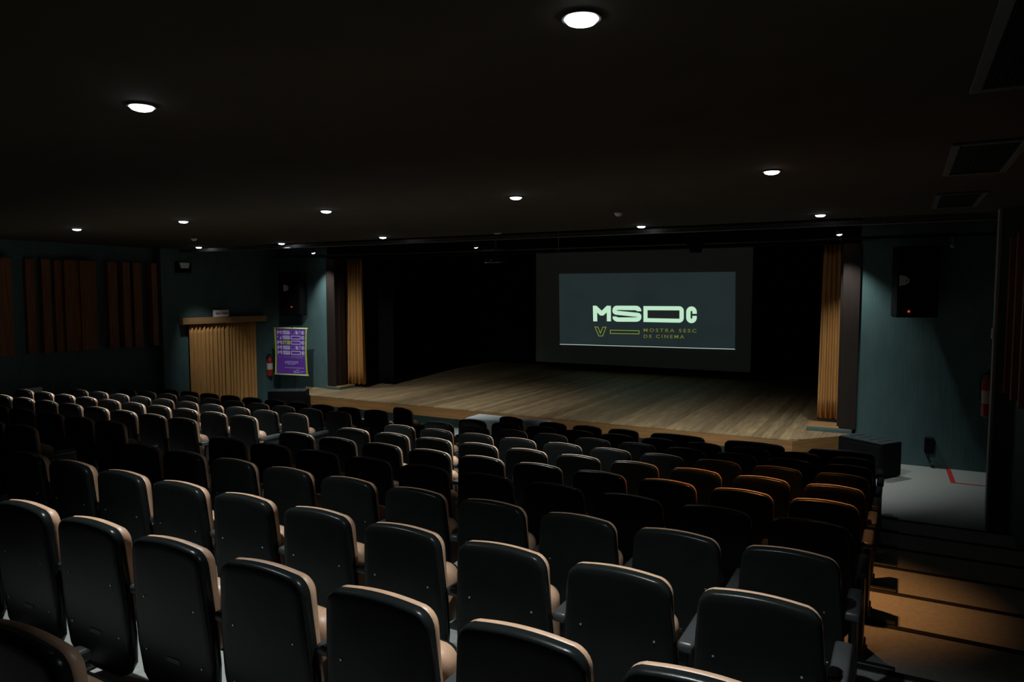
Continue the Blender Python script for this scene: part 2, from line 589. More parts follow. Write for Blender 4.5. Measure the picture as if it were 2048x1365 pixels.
def arc(cx, cy, rx, ry, a0, a1, n=7):
    return [(cx + rx * math.cos(R(a0 + (a1 - a0) * i / n)), cy + ry * math.sin(R(a0 + (a1 - a0) * i / n))) for i in range(n + 1)]


# letter shapes (x right, y DOWN, as on the screen)
L_M = [(263, 160), (315, 160), (392, 233), (468, 160), (526, 162), (527, 388), (468, 388), (466, 258), (415, 303), (370, 303), (325, 258), (327, 388), (268, 388)]
L_S = (arc(895, 238, 77, 77, -90, 0) + [(972, 241), (912, 241), (890, 226), (625, 222), (606, 232), (925, 264)] + arc(915, 312, 57, 48, -80, 0, 5) +
       arc(895, 330, 77, 65, 0, 90) + arc(630, 328, 78, 66, 90, 170) + [(552, 317), (602, 318), (632, 331), (905, 331), (915, 325), (600, 291)] +
       arc(605, 235, 56, 56, 100, 180, 5) + arc(612, 225, 62, 65, 180, 270))
L_D_OUT = [(1002, 165)] + arc(1525, 235, 67, 67, -90, 0) + arc(1525, 340, 67, 68, 0, 90) + [(1003, 398)]
L_D_IN = [(1062, 225), (1530, 228), (1530, 351), (1062, 342)]
L_C = (arc(1705, 250, 77, 80, -180, 0, 12) + [(1782, 278), (1718, 278), (1718, 245), (1712, 236), (1698, 236), (1691, 245), (1691, 340), (1698, 350), (1712, 350), (1718, 340), (1718, 309), (1782, 309)] +
       arc(1705, 336, 77, 79, 0, 180, 12))
for pts, hole in ((L_M, None), (L_S, None), (L_D_OUT, L_D_IN), (L_C, None)):
    o = plate('letter', [zp(*p) for p in pts], (0, YS - 0.007, 0), (1, 0, 0), (0, 0, 1), 0.003, 'proj_white',
              hole=[zp(*p) for p in hole] if hole else None)
    ch(o, ps)
    o.parent = img
    o.matrix_parent_inverse = img.matrix_world.inverted()
ch(plate('letter_counter', [zp(*p) for p in L_D_IN], (0, YS - 0.006, 0), (1, 0, 0), (0, 0, 1), 0.001, 'proj_dark'), ps)
VV = [(287, 466), (340, 468), (372, 555), (405, 470), (460, 470), (408, 607), (348, 607)]
BB = [(514, 514), (942, 522), (940, 577), (514, 569)]
for nm, pts in (('numeral_outline', VV), ('dash_outline', BB)):
    oo, ii = outline_pts(pts, 7)
    ch(plate(nm, [zp(*p) for p in oo], (0, YS - 0.007, 0), (1, 0, 0), (0, 0, 1), 0.003, 'proj_lime', hole=[zp(*p) for p in ii]), ps)
lp = [at(x, y, Y=YS) for x, y in ((1120, 689), (1470, 699))]
ch(plate('image_edge_line', [(lp[0].x, lp[0].z - .006), (lp[1].x, lp[1].z - .006), (lp[1].x, lp[1].z + .009), (lp[0].x, lp[0].z + .009)],
         (0, YS - 0.007, 0), (1, 0, 0), (0, 0, 1), 0.003, 'proj_line'), ps)


def text_obj(name, s, material, box_w, box_h, mtx, parent=None, spacing=1.0, extr=0.001, root=None, off=0.0):
    cu = bpy.data.curves.new(name, 'FONT')
    cu.body = s
    cu.space_character = spacing
    cu.extrude = 0.0
    cu.offset = off
    to = bpy.data.objects.new(name, cu)
    COL.objects.link(to)
    dg = bpy.context.evaluated_depsgraph_get()
    me = bpy.data.meshes.new_from_object(to.evaluated_get(dg))
    bpy.data.objects.remove(to)
    xs = [v.co.x for v in me.vertices]
    ys = [v.co.y for v in me.vertices]
    x0, y0 = min(xs), min(ys)
    sx, sy = box_w / (max(xs) - x0), box_h / (max(ys) - y0)
    for v in me.vertices:
        v.co = ((v.co.x - x0) * sx, (v.co.y - y0) * sy, 0)
    me.transform(mtx)
    me.materials.clear()
    me.materials.append(M[material])
    o = bpy.data.objects.new(name, me)
    COL.objects.link(o)
    if root is not None:
        ch(o, root)
    elif parent is not None:
        o.parent = parent
    return o


def wall_mtx(org, ex, ey):
    ex, ey = Vector(ex).normalized(), Vector(ey).normalized()
    n = ex.cross(ey)
    m = Matrix((ex, ey, n)).transposed().to_4x4()
    m.translation = Vector(org)
    return m


for s, xa, xb, ya, yb in (('MOSTRA SESC', 1003, 1776, 491, 541), ('DE CINEMA', 1006, 1598, 582, 630)):
    a, b, c_ = zp(xa, yb), zp(xb, yb + (12 if s[0] == 'M' else 9)), zp(xa, ya)
    ex = Vector((b[0] - a[0], 0, b[1] - a[1]))
    text_obj('caption', s, 'proj_text', ex.length, c_[1] - a[1], wall_mtx((a[0], YS - 0.008, a[1]), ex, (0, 0, 1)), spacing=1.42, root=ps, off=0.012)


# ------------------------------------------------------------------ auditorium seats
def inset(pts, d):
    n = len(pts)
    outp = []
    for i in range(n):
        a, b, c_ = Vector(pts[i - 1]), Vector(pts[i]), Vector(pts[(i + 1) % n])
        t = (c_ - a).normalized()
        nn = Vector((-t.y, t.x))
        outp.append(tuple(b + nn * d))
    return outp


def back_outline(wt, wm, z_bot, z_top, rad, arch, bot_w=None, n=6):
    """counter-clockwise outline of a seat back (x, z)"""
    pts = []
    bw = bot_w if bot_w else wm * 0.72
    hb = 0.16
    if z_bot < 0.3:      # full shell: belly and drawn-in foot
        pts += [(-bw * .75, z_bot), (bw * .75, z_bot), (bw, z_bot + .02), (wm * .93, z_bot + .09), (wm, z_bot + 0.24), (wm, z_bot + .36)]
    else:
        pts += [(-wm + .03, z_bot), (wm - .03, z_bot), (wm - .006, z_bot + .02)]
    steps = 3
    zc = z_top - rad
    for i in range(1, steps + 1):
        t = i / (steps + 1)
        zz = pts[-1][1]
        pts.append((pts[-1][0] + (wt - pts[-1][0]) * t, zz + (zc - zz) * t))
    for i in range(n + 1):
        a = math.pi / 2 * i / n
        pts.append((wt - rad + rad * math.cos(a), zc + rad * math.sin(a)))
    m = 8
    for i in range(1, m):
        xx = (wt - rad) * (1 - 2 * i / m)
        pts.append((xx, z_top + arch * (1 - (xx / (wt - rad)) ** 2)))
    right = [p for p in pts]
    for i in range(n + 1):
        a = math.pi / 2 + math.pi / 2 * i / n
        pts.append((-wt + rad + rad * math.cos(a), zc + rad * math.sin(a)))
    # mirror the right flank downwards on the left
    flank = [p for p in right if p[0] > 0 and p[1] < zc - 1e-6]
    flank = [p for p in flank if p != flank[0]] if False else flank
    for p in reversed(flank):
        if (-p[0], p[1]) != pts[0]:
            pts.append((-p[0], p[1]))
    return pts


TILT = math.tan(R(4))
HTOP = 0.885


def loft(name, rings, material, cap=(True, True)):
    """rings: list of (outline, y); the whole leans back with height"""
    bm = bmesh.new()
    rr = [[bm.verts.new((p[0], y + (HTOP - p[1]) * TILT, p[1])) for p in o] for o, y in rings]
    n = len(rr[0])
    for a, b in zip(rr, rr[1:]):
        for i in range(n):
            bm.faces.new((a[i], a[(i + 1) % n], b[(i + 1) % n], b[i]))
    if cap[0]:
        bm.faces.new(rr[0][::-1])
    if cap[1]:
        bm.faces.new(rr[-1])
    o = meshobj(name, bm, material, None, smooth=True)
    return o.data, o


def make_seat_meshes(s):
    """s scales the width (wide seats in the front row)"""
    wt, wm = 0.238 * s, 0.262 * s
    if s > 1.2:
        wt = wm = 0.40
    ol = back_outline(wt, wm, 0.12, HTOP - .012, 0.075, 0.012)
    md = {}
    rings = [(inset(ol, .010), .045), (ol, .040), (ol, .012), (inset(ol, .003), .003), (inset(ol, .008), -.003), (inset(ol, .015), -.0055), (inset(ol, .045), -.0065)]
    md['back_shell'], o1 = loft('back_shell', rings, 'shell')
    cl = back_outline(wt - .003, wm - .012, 0.40, HTOP - .014, 0.074, 0.012)
    rings = [(inset(cl, .006), .038), (cl, .044), (inset(cl, -.002), .060), (inset(cl, .003), .074), (inset(cl, .013), .086), (inset(cl, .04), .094), (inset(cl, .09), .097)]
    md['back_cushion'], o2 = loft('back_cushion', rings, 'leather')
    # folded-up seat: padded side towards the back, dark pan outside
    w2 = wt - 0.012
    sl_ = back_outline(w2, w2, 0.36, 0.665, 0.07, 0.006)
    rings = [(inset(sl_, .04), .100), (inset(sl_, .012), .106), (sl_, .135), (inset(sl_, -.004), .165), (inset(sl_, .006), .205), (inset(sl_, .02), .216)]
    md['seat_cushion'], o3 = loft('seat_cushion', rings, 'leather')
    pn = back_outline(w2 - .012, w2 - .012, 0.35, 0.650, 0.06, 0.004)
    rings = [(pn, .205), (inset(pn, .002), .232), (inset(pn, .02), .245)]
    md['seat_pan'], o4 = loft('seat_pan', rings, 'shell')
    for o in (o1, o2, o3, o4):
        bpy.data.objects.remove(o)
    return md


def simple_mesh(name, fn, material, smooth=False):
    bm = bmesh.new()
    fn(bm)
    o = meshobj(name, bm, material, None, smooth)
    me = o.data
    bpy.data.objects.remove(o)
    return me


PITCHX = 0.589
HP = PITCHX / 2


def f_arm(bm):
    add_box(bm, -0.037, 0.037, 0.04, 0.39, 0.565, 0.612, bev=0.017, seg=3)


def f_stand(bm):
    add_box(bm, -0.016, 0.016, 0.135, 0.23, 0.012, 0.57, bev=0.006, seg=1)
    add_box(bm, -0.028, 0.028, 0.03, 0.36, 0.0, 0.022, bev=0.008, seg=1)


def f_end(bm):
    add_box(bm, -0.018, 0.018, 0.11, 0.40, 0.05, 0.57, bev=0.014, seg=2)
    add_box(bm, -0.028, 0.028, 0.03, 0.42, 0.0, 0.05, bev=0.008, seg=1)


MN = make_seat_meshes(1.0)
MW = make_seat_meshes(1.6)
ME_ARM = simple_mesh('armrest', f_arm, 'arm_plastic', True)
ME_STD = simple_mesh('stand', f_stand, 'black_metal')
ME_END = simple_mesh('end_panel', f_end, 'black_metal')
ME_SCR = simple_mesh('screw', lambda bm: add_cyl(bm, (0, 0.002, 0), (0, -0.003, 0), 0.0055, 0.0045, 8), 'screw_steel')
ME_PLT = simple_mesh('maker_plate', lambda bm: add_box(bm, -.045, .045, -.002, .004, -.012, .012, bev=.0015, seg=1), 'black_metal')
ME_FOOT = simple_mesh('floor_bar', lambda bm: add_box(bm, -0.02, 0.20, 0.0, 0.05, 0.0, 0.022, bev=0.006, seg=1), 'black_metal')


def part(name, me, root, loc=(0, 0, 0), rot=None):
    o = bpy.data.objects.new(name, me)
    COL.objects.link(o)
    o.parent = root
    o.location = loc
    if rot:
        o.rotation_euler = rot
    return o


ORD = ['zeroth', 'first', 'second', 'third', 'fourth', 'fifth', 'sixth', 'seventh', 'eighth', 'ninth', 'tenth', 'eleventh']


def seat(x, k, label, group, right_end=None, left_arm=True, wide=False, near=False, rz=0.0, dy=0.0):
    t = empty('auditorium_seat', (x, row_y(k) + dy, row_z(k)), rz)
    tag(t, label, 'seat', group)
    md = MW if wide else MN
    for nm in ('back_shell', 'back_cushion', 'seat_cushion', 'seat_pan'):
        part(nm, md[nm], t)
    h = 0.455 if wide else HP
    if left_arm:
        part('armrest', ME_ARM, t, (-h, 0, 0))
        part('stand', ME_STD, t, (-h, 0, 0))
    if right_end:
        part('armrest', ME_ARM, t, (h, 0, 0))
        part('end_panel', ME_END, t, (h, 0, 0))
        if right_end == 'bar':
            part('floor_bar', ME_FOOT, t, (h, 0.78, -0.005 if k < 10 else 0))
    if near:
        for sx, z in ((-.17, .60), (.17, .60), (-.19, .34), (.19, .34)):
            part('screw', ME_SCR, t, (sx, -0.0065 + (HTOP - z) * TILT, z), (R(4), 0, 0))
        part('maker_plate', ME_PLT, t, (0, -0.0075 + (HTOP - .33) * TILT, .33), (R(4), 0, 0))
    return t


def in_view(x, k):
    best = False
    for dx in (-0.28, 0.28):
        for dz in (0.1, 0.885):
            p = pix((x + dx, row_y(k) + 0.05, row_z(k) + dz))
            if p[2] > 0.2 and -10 < p[0] < 2058 and p[1] < 1375:
                best = True
    return best


XR0, XL0 = -0.470, -7.660
for k in range(10, -1, -1):
    rowname = ORD[11 - k]
    if k == 10:
        continue
    for i in range(10):
        x = XR0 - PITCHX * i
        if k == 0 and i < 3:
            continue
        if not in_view(x, k):
            continue
        place = 'at the right aisle' if i == 0 else (f'{ORD[i + 1]} from the right aisle' if i < 9 else 'beside the centre aisle')
        seat(x, k, f'black-backed tan seat, right block, {rowname} row from stage, {place}', 'folding seats in the right block',
             right_end='bar' if (i == 0 and k > 0) else ('plain' if (k == 0 and i == 3) else None), near=(k in (1, 2, 3)))
    for i in range(10):
        x = XL0 - PITCHX * i
        if not in_view(x, k):
            continue
        place = 'beside the centre aisle' if i == 0 else f'{ORD[i + 1]} from the centre aisle'
        seat(x, k, f'black-backed tan seat, left block, {rowname} row from stage, {place}', 'folding seats in the left block',
             right_end='plain' if i == 0 else None)

# front row: three wide seats, three normal ones, and a turned seat at each side of the centre aisle
for j, (xa, xb) in enumerate(((1617, 1750), (1447, 1570), (1300, 1408))):
    ya = row_y(10)
    xm = (at(xa, 900, Y=ya).x + at(xb, 900, Y=ya).x) / 2
    seat(xm, 10, 'extra-wide black-backed front-row seat, ' + ('nearest the right aisle', 'middle one of the three wide seats', 'next to the normal-width front-row seats')[j],
         'wide seats in the front row', right_end='plain', wide=True)
for j, xm in enumerate((-3.655, -4.247, -4.839)):
    seat(xm, 10, 'normal-width black-backed front-row seat, ' + ('beside the wide seats', 'middle one of three', 'just right of the white table')[j],
         'normal seats in the front row')
seat(-5.66, 10, 'black-backed seat turned askew in front of the white table, right of the aisle', 'turned seats in the front row', right_end='plain', rz=R(-10), dy=0.12)
seat(-7.82, 10, 'black-backed seat turned towards the table, alone in front of the left block', 'turned seats in the front row', right_end='plain', rz=R(-22), dy=0.0).scale = (1.2, 1, 1)

# ------------------------------------------------------------------ lamps
GC = 'round recessed downlights in the ceiling'


def spot(parent, loc, power, color, size, blend, aim, rad=0.05):
    li = bpy.data.lights.new('lamp', 'SPOT')
    li.energy = power
    li.color = color
    li.spot_size = R(size)
    li.spot_blend = blend
    li.shadow_soft_size = rad
    o = bpy.data.objects.new('lamp_light', li)
    COL.objects.link(o)
    o.parent = parent
    o.location = loc
    o.rotation_euler = Vector(aim).to_track_quat('-Z', 'Y').to_euler()
    return o


def ring_mesh(name, r0, r1, z0, z1, material, n=28):
    bm = bmesh.new()
    prof = [(r0, z1), (r1, z1), (r1, z0), (r0 + .004, z0)]
    rr = [[bm.verts.new((r * math.cos(2 * math.pi * i / n), r * math.sin(2 * math.pi * i / n), z)) for i in range(n)] for r, z in prof]
    for a, b in zip(rr, rr[1:] + rr[:1]):
        for i in range(n):
            bm.faces.new((a[i], a[(i + 1) % n], b[(i + 1) % n], b[i]))
    o = meshobj(name, bm, material, None)
    me = o.data
    bpy.data.objects.remove(o)
    return me


def dome_mesh(material):
    o = lathe('diffuser', [(0.060, 0.0), (0.060, -0.014), (0.052, -0.024), (0.032, -0.031), (0.010, -0.033)], (0, 0, 0), material, None, 28)
    me = o.data
    bpy.data.objects.remove(o)
    return me


ME_RING = ring_mesh('trim_ring', 0.060, 0.072, -0.012, 0.0, 'ring_metal')
ME_DIFF = dome_mesh('lamp_cool')
ME_DIFW = dome_mesh('lamp_warm')
ME_DIFO = dome_mesh('lamp_off')


def downlight(x, y, label, power=P_DOWN, color=COOL, diff=None, size=76, blend=1.0, aim=(0, 0, -1)):
    t = empty('downlight', (x, y, ZCEIL))
    tag(t, label, 'ceiling light', GC)
    part('trim_ring', ME_RING, t)
    part('diffuser', diff or ME_DIFF, t)
    if power > 0:
        spot(t, (0, 0, -0.045), power, color, size, blend, aim)
    return t


downlight(-3.61, 2.47, 'bright white downlight in the ceiling, upper left of the photo', P_DOWN, size=90)
downlight(-1.06, 2.46, 'largest white downlight, at the top edge of the photo', P_DOWN, size=90)
for x, nm in ((-11.45, 'leftmost of the middle row, over the left block'), (-8.9, 'second from the left in the middle row'),
              (-6.24, 'above the centre aisle in the middle row'), (-3.60, 'middle row, next to the orange one')):
    downlight(x, 6.66, 'white downlight ' + nm, P_MID)
downlight(-0.99, 6.26, 'warm orange-tinted downlight over the right block', P_WARM, WARM, ME_DIFW, size=60)
for x, y, pw, aim, nm in ((-13.7, 10.62, 150, (-0.85, 1.35, -3.4), 'leftmost of the front row, near the doorway'), (-11.15, 10.6, P_FRONT, (-1.0, 3.0, -3.0), 'second from the left in the front row'),
                          (-8.30, 10.3, P_FRONT, (0, 2.2, -3.5), 'front row, left of the switched-off one'),
                          (-3.51, 10.47, P_FRONT, (0, 2.2, -3.5), 'front row, above the projected image'), (-0.98, 10.05, P_FRONT * .8, (-0.9, 2.3, -3.5), 'rightmost of the front row, near the right stage curtain')):
    downlight(x, y, 'white downlight ' + nm, pw, aim=aim, size=50 if pw == 150 else 78)
downlight(-6.0, 10.45, 'switched-off downlight at the ceiling edge above the hanging projector', 0, diff=ME_DIFO)

# lighting bars under the ceiling edge
bar1 = box('perforated_channel', -14.6, 1.4, 10.80, 10.90, 3.86, 3.93, 'perforated')
tag(bar1, 'black perforated steel channel just below the ceiling edge', 'lighting bar')
for z, y, lab in ((4.10, 13.40, 'upper black pipe across the stage opening, carrying three small spots'), (3.88, 13.72, 'lower thin black pipe across the top of the stage opening')):
    b_ = cyl('lighting_pipe', (-14.76, y, z), (1.43, y, z), 0.026, 'black_metal', n=12, smooth=True)
    tag(b_, lab, 'lighting bar', 'black pipes over the stage opening')
    for i in range(8):
        xx = -13.6 + i * 1.8
        lathe('pipe_clamp', [(0.036, -0.03), (0.04, 0), (0.036, 0.03)], (xx, y, z), 'black_metal', b_, 10)
for i in range(9):
    xx = -13.8 + 1.7 * i
    hg = cyl('hanger_rod', (xx, 10.85, 3.92), (xx, 10.85, 5.31), 0.008, 'black_metal', bar1, n=6)


def can_spot(loc, label, aim, power, size=72):
    t = empty('can_spotlight', loc)
    tag(t, label, 'spotlight', 'small can spots on the pipe')
    d = Vector(aim).normalized()
    q = Vector((0, 0, -1)).rotation_difference(d).to_matrix().to_4x4()
    bm = bmesh.new()
    n = 18
    prof = [(0.03, 0.13), (0.05, 0.11), (0.054, 0.0), (0.046, 0.0), (0.046, 0.02)]
    rr = [[bm.verts.new((r * math.cos(2 * math.pi * i / n), r * math.sin(2 * math.pi * i / n), z)) for i in range(n)] for r, z in prof]
    for a, b in zip(rr, rr[1:]):
        for i in range(n):
            bm.faces.new((a[i], a[(i + 1) % n], b[(i + 1) % n], b[i]))
    bm.faces.new(rr[0])
    bmesh.ops.transform(bm, matrix=q, verts=bm.verts)
    meshobj('can', bm, 'black_metal', t, smooth=True)
    bm = bmesh.new()
    lathe_pts = [(0.0, -0.022), (0.03, -0.016), (0.046, 0.0), (0.046, 0.012)]
    rr = [[bm.verts.new((max(r, .0005) * math.cos(2 * math.pi * i / n), max(r, .0005) * math.sin(2 * math.pi * i / n), z)) for i in range(n)] for r, z in lathe_pts]
    for a, b in zip(rr, rr[1:]):
        for i in range(n):
            bm.faces.new((a[i], a[(i + 1) % n], b[(i + 1) % n], b[i]))
    bm.faces.new(rr[0][::-1])
    bm.faces.new(rr[-1])
    bmesh.ops.transform(bm, matrix=q, verts=bm.verts)
    meshobj('lens', bm, 'lamp_cool', t, smooth=True)
    cyl('yoke', (0, 0, 0.06), (0, 0.0, 0.145), 0.008, 'black_metal', t, n=8)
    if power:
        spot(t, d * 0.04, power, COOL, size, 1.0, d, 0.03)


can_spot((-13.0, 13.40, 3.93), 'small white spot on the pipe beside the left stage curtain', (0.10, 0.12, -1), P_SPOT * 1.3, 78)
can_spot((-8.23, 13.40, 3.93), 'small white spot on the pipe left of the hanging projector', (0, 0.25, -1), P_SPOT, 90)
can_spot((-1.0, 13.40, 3.93), 'small white spot on the pipe at the right stage curtain', (0.10, 0.03, -1), P_SPOT * 1.5, 84)
# ------------------------------------------------------------------ ceiling vents, detectors
for j, (ya, yb) in enumerate(((2.80, 4.27), (5.71, 7.16), (8.50, 9.84))):
    v = empty('ceiling_vent', (0.475, (ya + yb) / 2, ZCEIL))
    tag(v, 'rectangular grey-framed air vent in the ceiling, ' + ('at the top right corner', 'the middle one of three', 'the farthest, near the stage')[j], 'air vent', 'ceiling air vents')
    hx, hy = 0.225, (yb - ya) / 2
    box('vent_back', -hx + .03, hx - .03, -hy + .03, hy - .03, -0.004, 0.0, 'grille', v)
    for a in ((-hx, -hx + .05, -hy, hy), (hx - .05, hx, -hy, hy), (-hx + .05, hx - .05, -hy, -hy + .05), (-hx + .05, hx - .05, hy - .05, hy)):
        box('vent_frame', *a, -0.02, 0.0, 'vent_trim', v, bev=0.004, seg=1)
    for i in range(11):
        xx = -hx + 0.07 + i * (2 * hx - 0.14) / 10
        box('vent_slat', xx - .004, xx + .004, -hy + .05, hy - .05, -0.018, -0.004, 'grille', v)
for px_, nm in (((1237, 425), 'right of centre'), ((388, 477), 'near the left wall')):
    p = at(*px_, Z=ZCEIL)
    d_ = lathe('smoke_detector', [(0.055, 0.0), (0.055, -0.018), (0.044, -0.026), (0.036, -0.045), (0.015, -0.05)], (p.x, p.y, ZCEIL), 'white_paint')
    tag(d_, f'small round smoke detector on the dark ceiling, {nm}', 'smoke detector', 'ceiling smoke detectors')

# ------------------------------------------------------------------ hanging projector, stage lamp
pp = at(993, 520, Y=13.55)
t = empty('projector', (pp.x, pp.y, pp.z))
tag(t, 'black projector hanging on a pole under the lighting pipes', 'projector')
box('body', -0.21, 0.21, -0.14, 0.14, -0.055, 0.045, 'black_box', t, bev=0.015, seg=2)
box('bottom_plate', -0.20, 0.20, -0.16, -0.13, -0.072, -0.055, 'grey_trim', t, bev=0.003, seg=1)
bm = bmesh.new()
add_cyl(bm, (0.10, 0.13, 0), (0.10, 0.19, 0), 0.045, 0.04, 16)
meshobj('lens', bm, 'black_metal', t, True)
cyl('pole', (-0.02, 0, 0.05), (-0.02, 0, 5.298 - pp.z), 0.02, 'black_metal', t, n=10, smooth=True)
box('mount_plate', -0.10, 0.08, -0.09, 0.09, 0.045, 0.06, 'black_metal', t)
cyl('knob', (-0.05, -0.15, -0.01), (-0.05, -0.135, -0.01), 0.02, 'grey_trim', t, n=12)

pp = at(1391, 495, Y=13.55)
t = empty('stage_lamp', (pp.x, pp.y, pp.z))
tag(t, 'black tapering stage lamp hanging before the top of the screen', 'stage lamp')
bm = bmesh.new()
q = [bm.verts.new((sx * a, sy * a, z)) for z, a in ((-0.10, 0.085), (0.12, 0.135)) for sx, sy in ((-1, -1), (1, -1), (1, 1), (-1, 1))]
for f in ((3, 2, 1, 0), (4, 5, 6, 7), (0, 1, 5, 4), (1, 2, 6, 5), (2, 3, 7, 6), (3, 0, 4, 7)):
    bm.faces.new([q[i] for i in f])
meshobj('housing', bm, 'black_box', t)
for sx in (-1, 1):
    box('bracket_arm', sx * 0.15 - .008, sx * 0.15 + .008, -0.015, 0.015, 0.02, 0.22, 'black_metal', t)
box('bracket_top', -0.16, 0.16, -0.015, 0.015, 0.20, 0.215, 'black_metal', t)
cyl('pole', (0, 0, 0.21), (0, 0, 5.298 - pp.z), 0.012, 'black_metal', t, n=8)
pp = at(1117, 498, Y=13.55)
o = cyl('pull_cord', (pp.x, pp.y, pp.z - 0.055), (pp.x, pp.y, 5.298), 0.004, 'white_paint', n=6)
tag(o, 'short white pull cord hanging from the pipes before the screen', 'cord')


# ------------------------------------------------------------------ wall loudspeakers
def loudspeaker(loc, rz, h, wd, label, led_x, led_z, badge_x, badge_z, arm):
    t = empty('loudspeaker', loc, rz)
    tag(t, label, 'loudspeaker', 'wall-hung loudspeakers')
    bm = bmesh.new()
    pts = [(-wd / 2, 0), (wd / 2, 0), (wd / 2 - .07, .36), (-wd / 2 + .07, .36)]
    a = [bm.verts.new((x_, y_, 0)) for x_, y_ in pts]
    b = [bm.verts.new((x_, y_, h)) for x_, y_ in pts]
    bm.faces.new(a[::-1])
    bm.faces.new(b)
    for i in range(4):
        bm.faces.new((a[i], a[(i + 1) % 4], b[(i + 1) % 4], b[i]))
    bmesh.ops.bevel(bm, geom=list(bm.edges), offset=0.015, segments=2, affect='EDGES')
    meshobj('cabinet', bm, 'black_box', t)
    box('grille', -wd / 2 + .02, wd / 2 - .02, -0.014, 0.002, .03, h - .03, 'grille', t, bev=0.006, seg=1)
    bp_ = [(0, -.085)] + [(0.155 * math.sin(R(a_)), -0.085 * math.cos(R(a_))) for a_ in range(15, 180, 15)] + [(0, .085)]
    bd = plate('badge', bp_, (badge_x, -0.014, badge_z), (1, 0, 0), (0, 0, 1), 0.008, 'white_paint', t)
    cyl('badge_boss', (badge_x + .105, -0.016, badge_z), (badge_x + .105, -0.034, badge_z), 0.014, 'grey_trim', bd, n=12)
    cyl('indicator_light', (led_x, -0.022, led_z), (led_x, -0.012, led_z), 0.021, 'led_red', t, n=14)
    box('wall_bracket', -0.05, 0.05, 0.355, arm, h * .45, h * .55, 'black_metal', t)
    return t


loudspeaker((-13.76, 13.30, 2.36), R(8), 1.10, 0.66, 'black wall loudspeaker with pale badge above the purple poster', 0.08, 0.22, -0.16, 0.70, 0.545)
loudspeaker((0.20, 13.36, 2.54), R(26), 1.16, 0.66, 'black wall loudspeaker with pale badge right of the stage', -0.15, 0.10, -0.31, 0.60, 0.518)

# ------------------------------------------------------------------ subwoofers beside the stage


def subwoofer(loc, rz, L, D, h, label):
    t = empty('subwoofer', loc, rz)
    tag(t, label, 'subwoofer', 'subwoofers beside the stage')
    box('cabinet', -L / 2, L / 2, -D / 2, D / 2, 0.02, h, 'black_box', t, bev=0.012, seg=2)
    tp = box('top_panel', -L / 2 + .012, L / 2 - .012, -D / 2 + .012, D / 2 - .012, h, h + .008, 'sub_top', t, bev=0.003, seg=1)
    for i in range(4):
        xx = -L / 2 + L * (i + 0.9) / 4.8
        box('groove_strip', xx - .016, xx + .016, -D / 2 + .10, D / 2 - .03, h + .008, h + .011, 'black_metal', tp)
    box('grille', -L / 2 + .03, L / 2 - .03, -D / 2 - .010, -D / 2 + .002, .06, h - .04, 'grille', t, bev=0.004, seg=1)
    for sx in (-1, 1):
        for sy in (-1, 1):
            cyl('rubber_foot', (sx * (L / 2 - .07), sy * (D / 2 - .06), 0), (sx * (L / 2 - .07), sy * (D / 2 - .06), 0.022), 0.02, 'black_metal', t, n=10)


subwoofer((-0.42, 12.93, 0), R(-34), 0.80, 0.48, 0.56, 'black subwoofer with ribbed grey top right of the stage')
subwoofer((-12.70, 12.20, 0), R(34), 0.86, 0.48, 0.64, 'black subwoofer at the left end of the stage under the poster')

# ------------------------------------------------------------------ purple poster on a stand
PD = 12.95
pc = at(582, 704, Y=PD)
ang = R(10)
t = empty('banner_poster', (pc.x, PD, 0), ang)
tag(t, 'purple film-festival banner with lime rods left of the stage', 'banner')
sx_ = 0.905
W2, TZ, BZ = 0.475, pc.z + 0.585, pc.z - 0.575
box('banner_sheet', -W2 + .02, W2 - .02, -0.004, 0.004, BZ, TZ, 'purple', t)
for z, nm in ((TZ, 'top_rod'), (BZ, 'bottom_rod')):
    cyl(nm, (-W2 - .02, 0, z), (W2 + .02, 0, z), 0.018, 'lime_pale', t, n=12, smooth=True)
for s_ in (-1, 1):
    bm = bmesh.new()
    n = 10
    va = []
    for i in range(n + 1):
        v = i / n
        z = BZ + (TZ - BZ) * v
        cx_ = s_ * (W2 - 0.012 - 0.022 * math.sin(math.pi * v))
        va.append([bm.verts.new((cx_ + dx, yy_, z)) for dx in (-.022, .022) for yy_ in (-.009, -.003)])
    for a, b in zip(va, va[1:]):
        for i, j in ((0, 2), (2, 3), (3, 1), (1, 0)):
            bm.faces.new((a[i], a[j], b[j], b[i]))
    bm.faces.new(va[0])
    bm.faces.new(va[-1])
    meshobj('lime_border', bm, 'lime', t)


def bz(px_, py_):    # crop pixels of the poster zoom -> banner-local x, z
    u = (px_ - 262) / (806 - 262)
    v = (py_ - 160) / (935 - 160)
    return (-W2 + .045 + u * (2 * W2 - .09), TZ - .02 - v * (TZ - BZ - .04))


def banner_shape(name, pts, material, lift=0.0055):
    hole = None
    if isinstance(pts, tuple):
        pts, hole = pts
    return plate(name, [bz(*p) for p in pts], (0, -lift, 0), (1, 0, 0), (0, 0, 1), 0.001, material, t,
                 hole=[bz(*p) for p in hole] if hole else None)


def fit(pts, src, dst):
    return [(dst[0] + (p[0] - src[0]) / (src[1] - src[0]) * (dst[1] - dst[0]),
             dst[2] + (p[1] - src[2]) / (src[3] - src[2]) * (dst[3] - dst[2])) for p in pts]


def strokes_s(x0, x1, y0, y1, th):
    m_ = (y0 + y1) / 2
    return [(x0, y0), (x1, y0), (x1, y0 + th), (x0 + th, y0 + th), (x1, y1 - th), (x1, y1), (x0, y1), (x0, y1 - th), (x1 - 2 * th, y1 - th), (x0, y0 + 2.0 * th)]


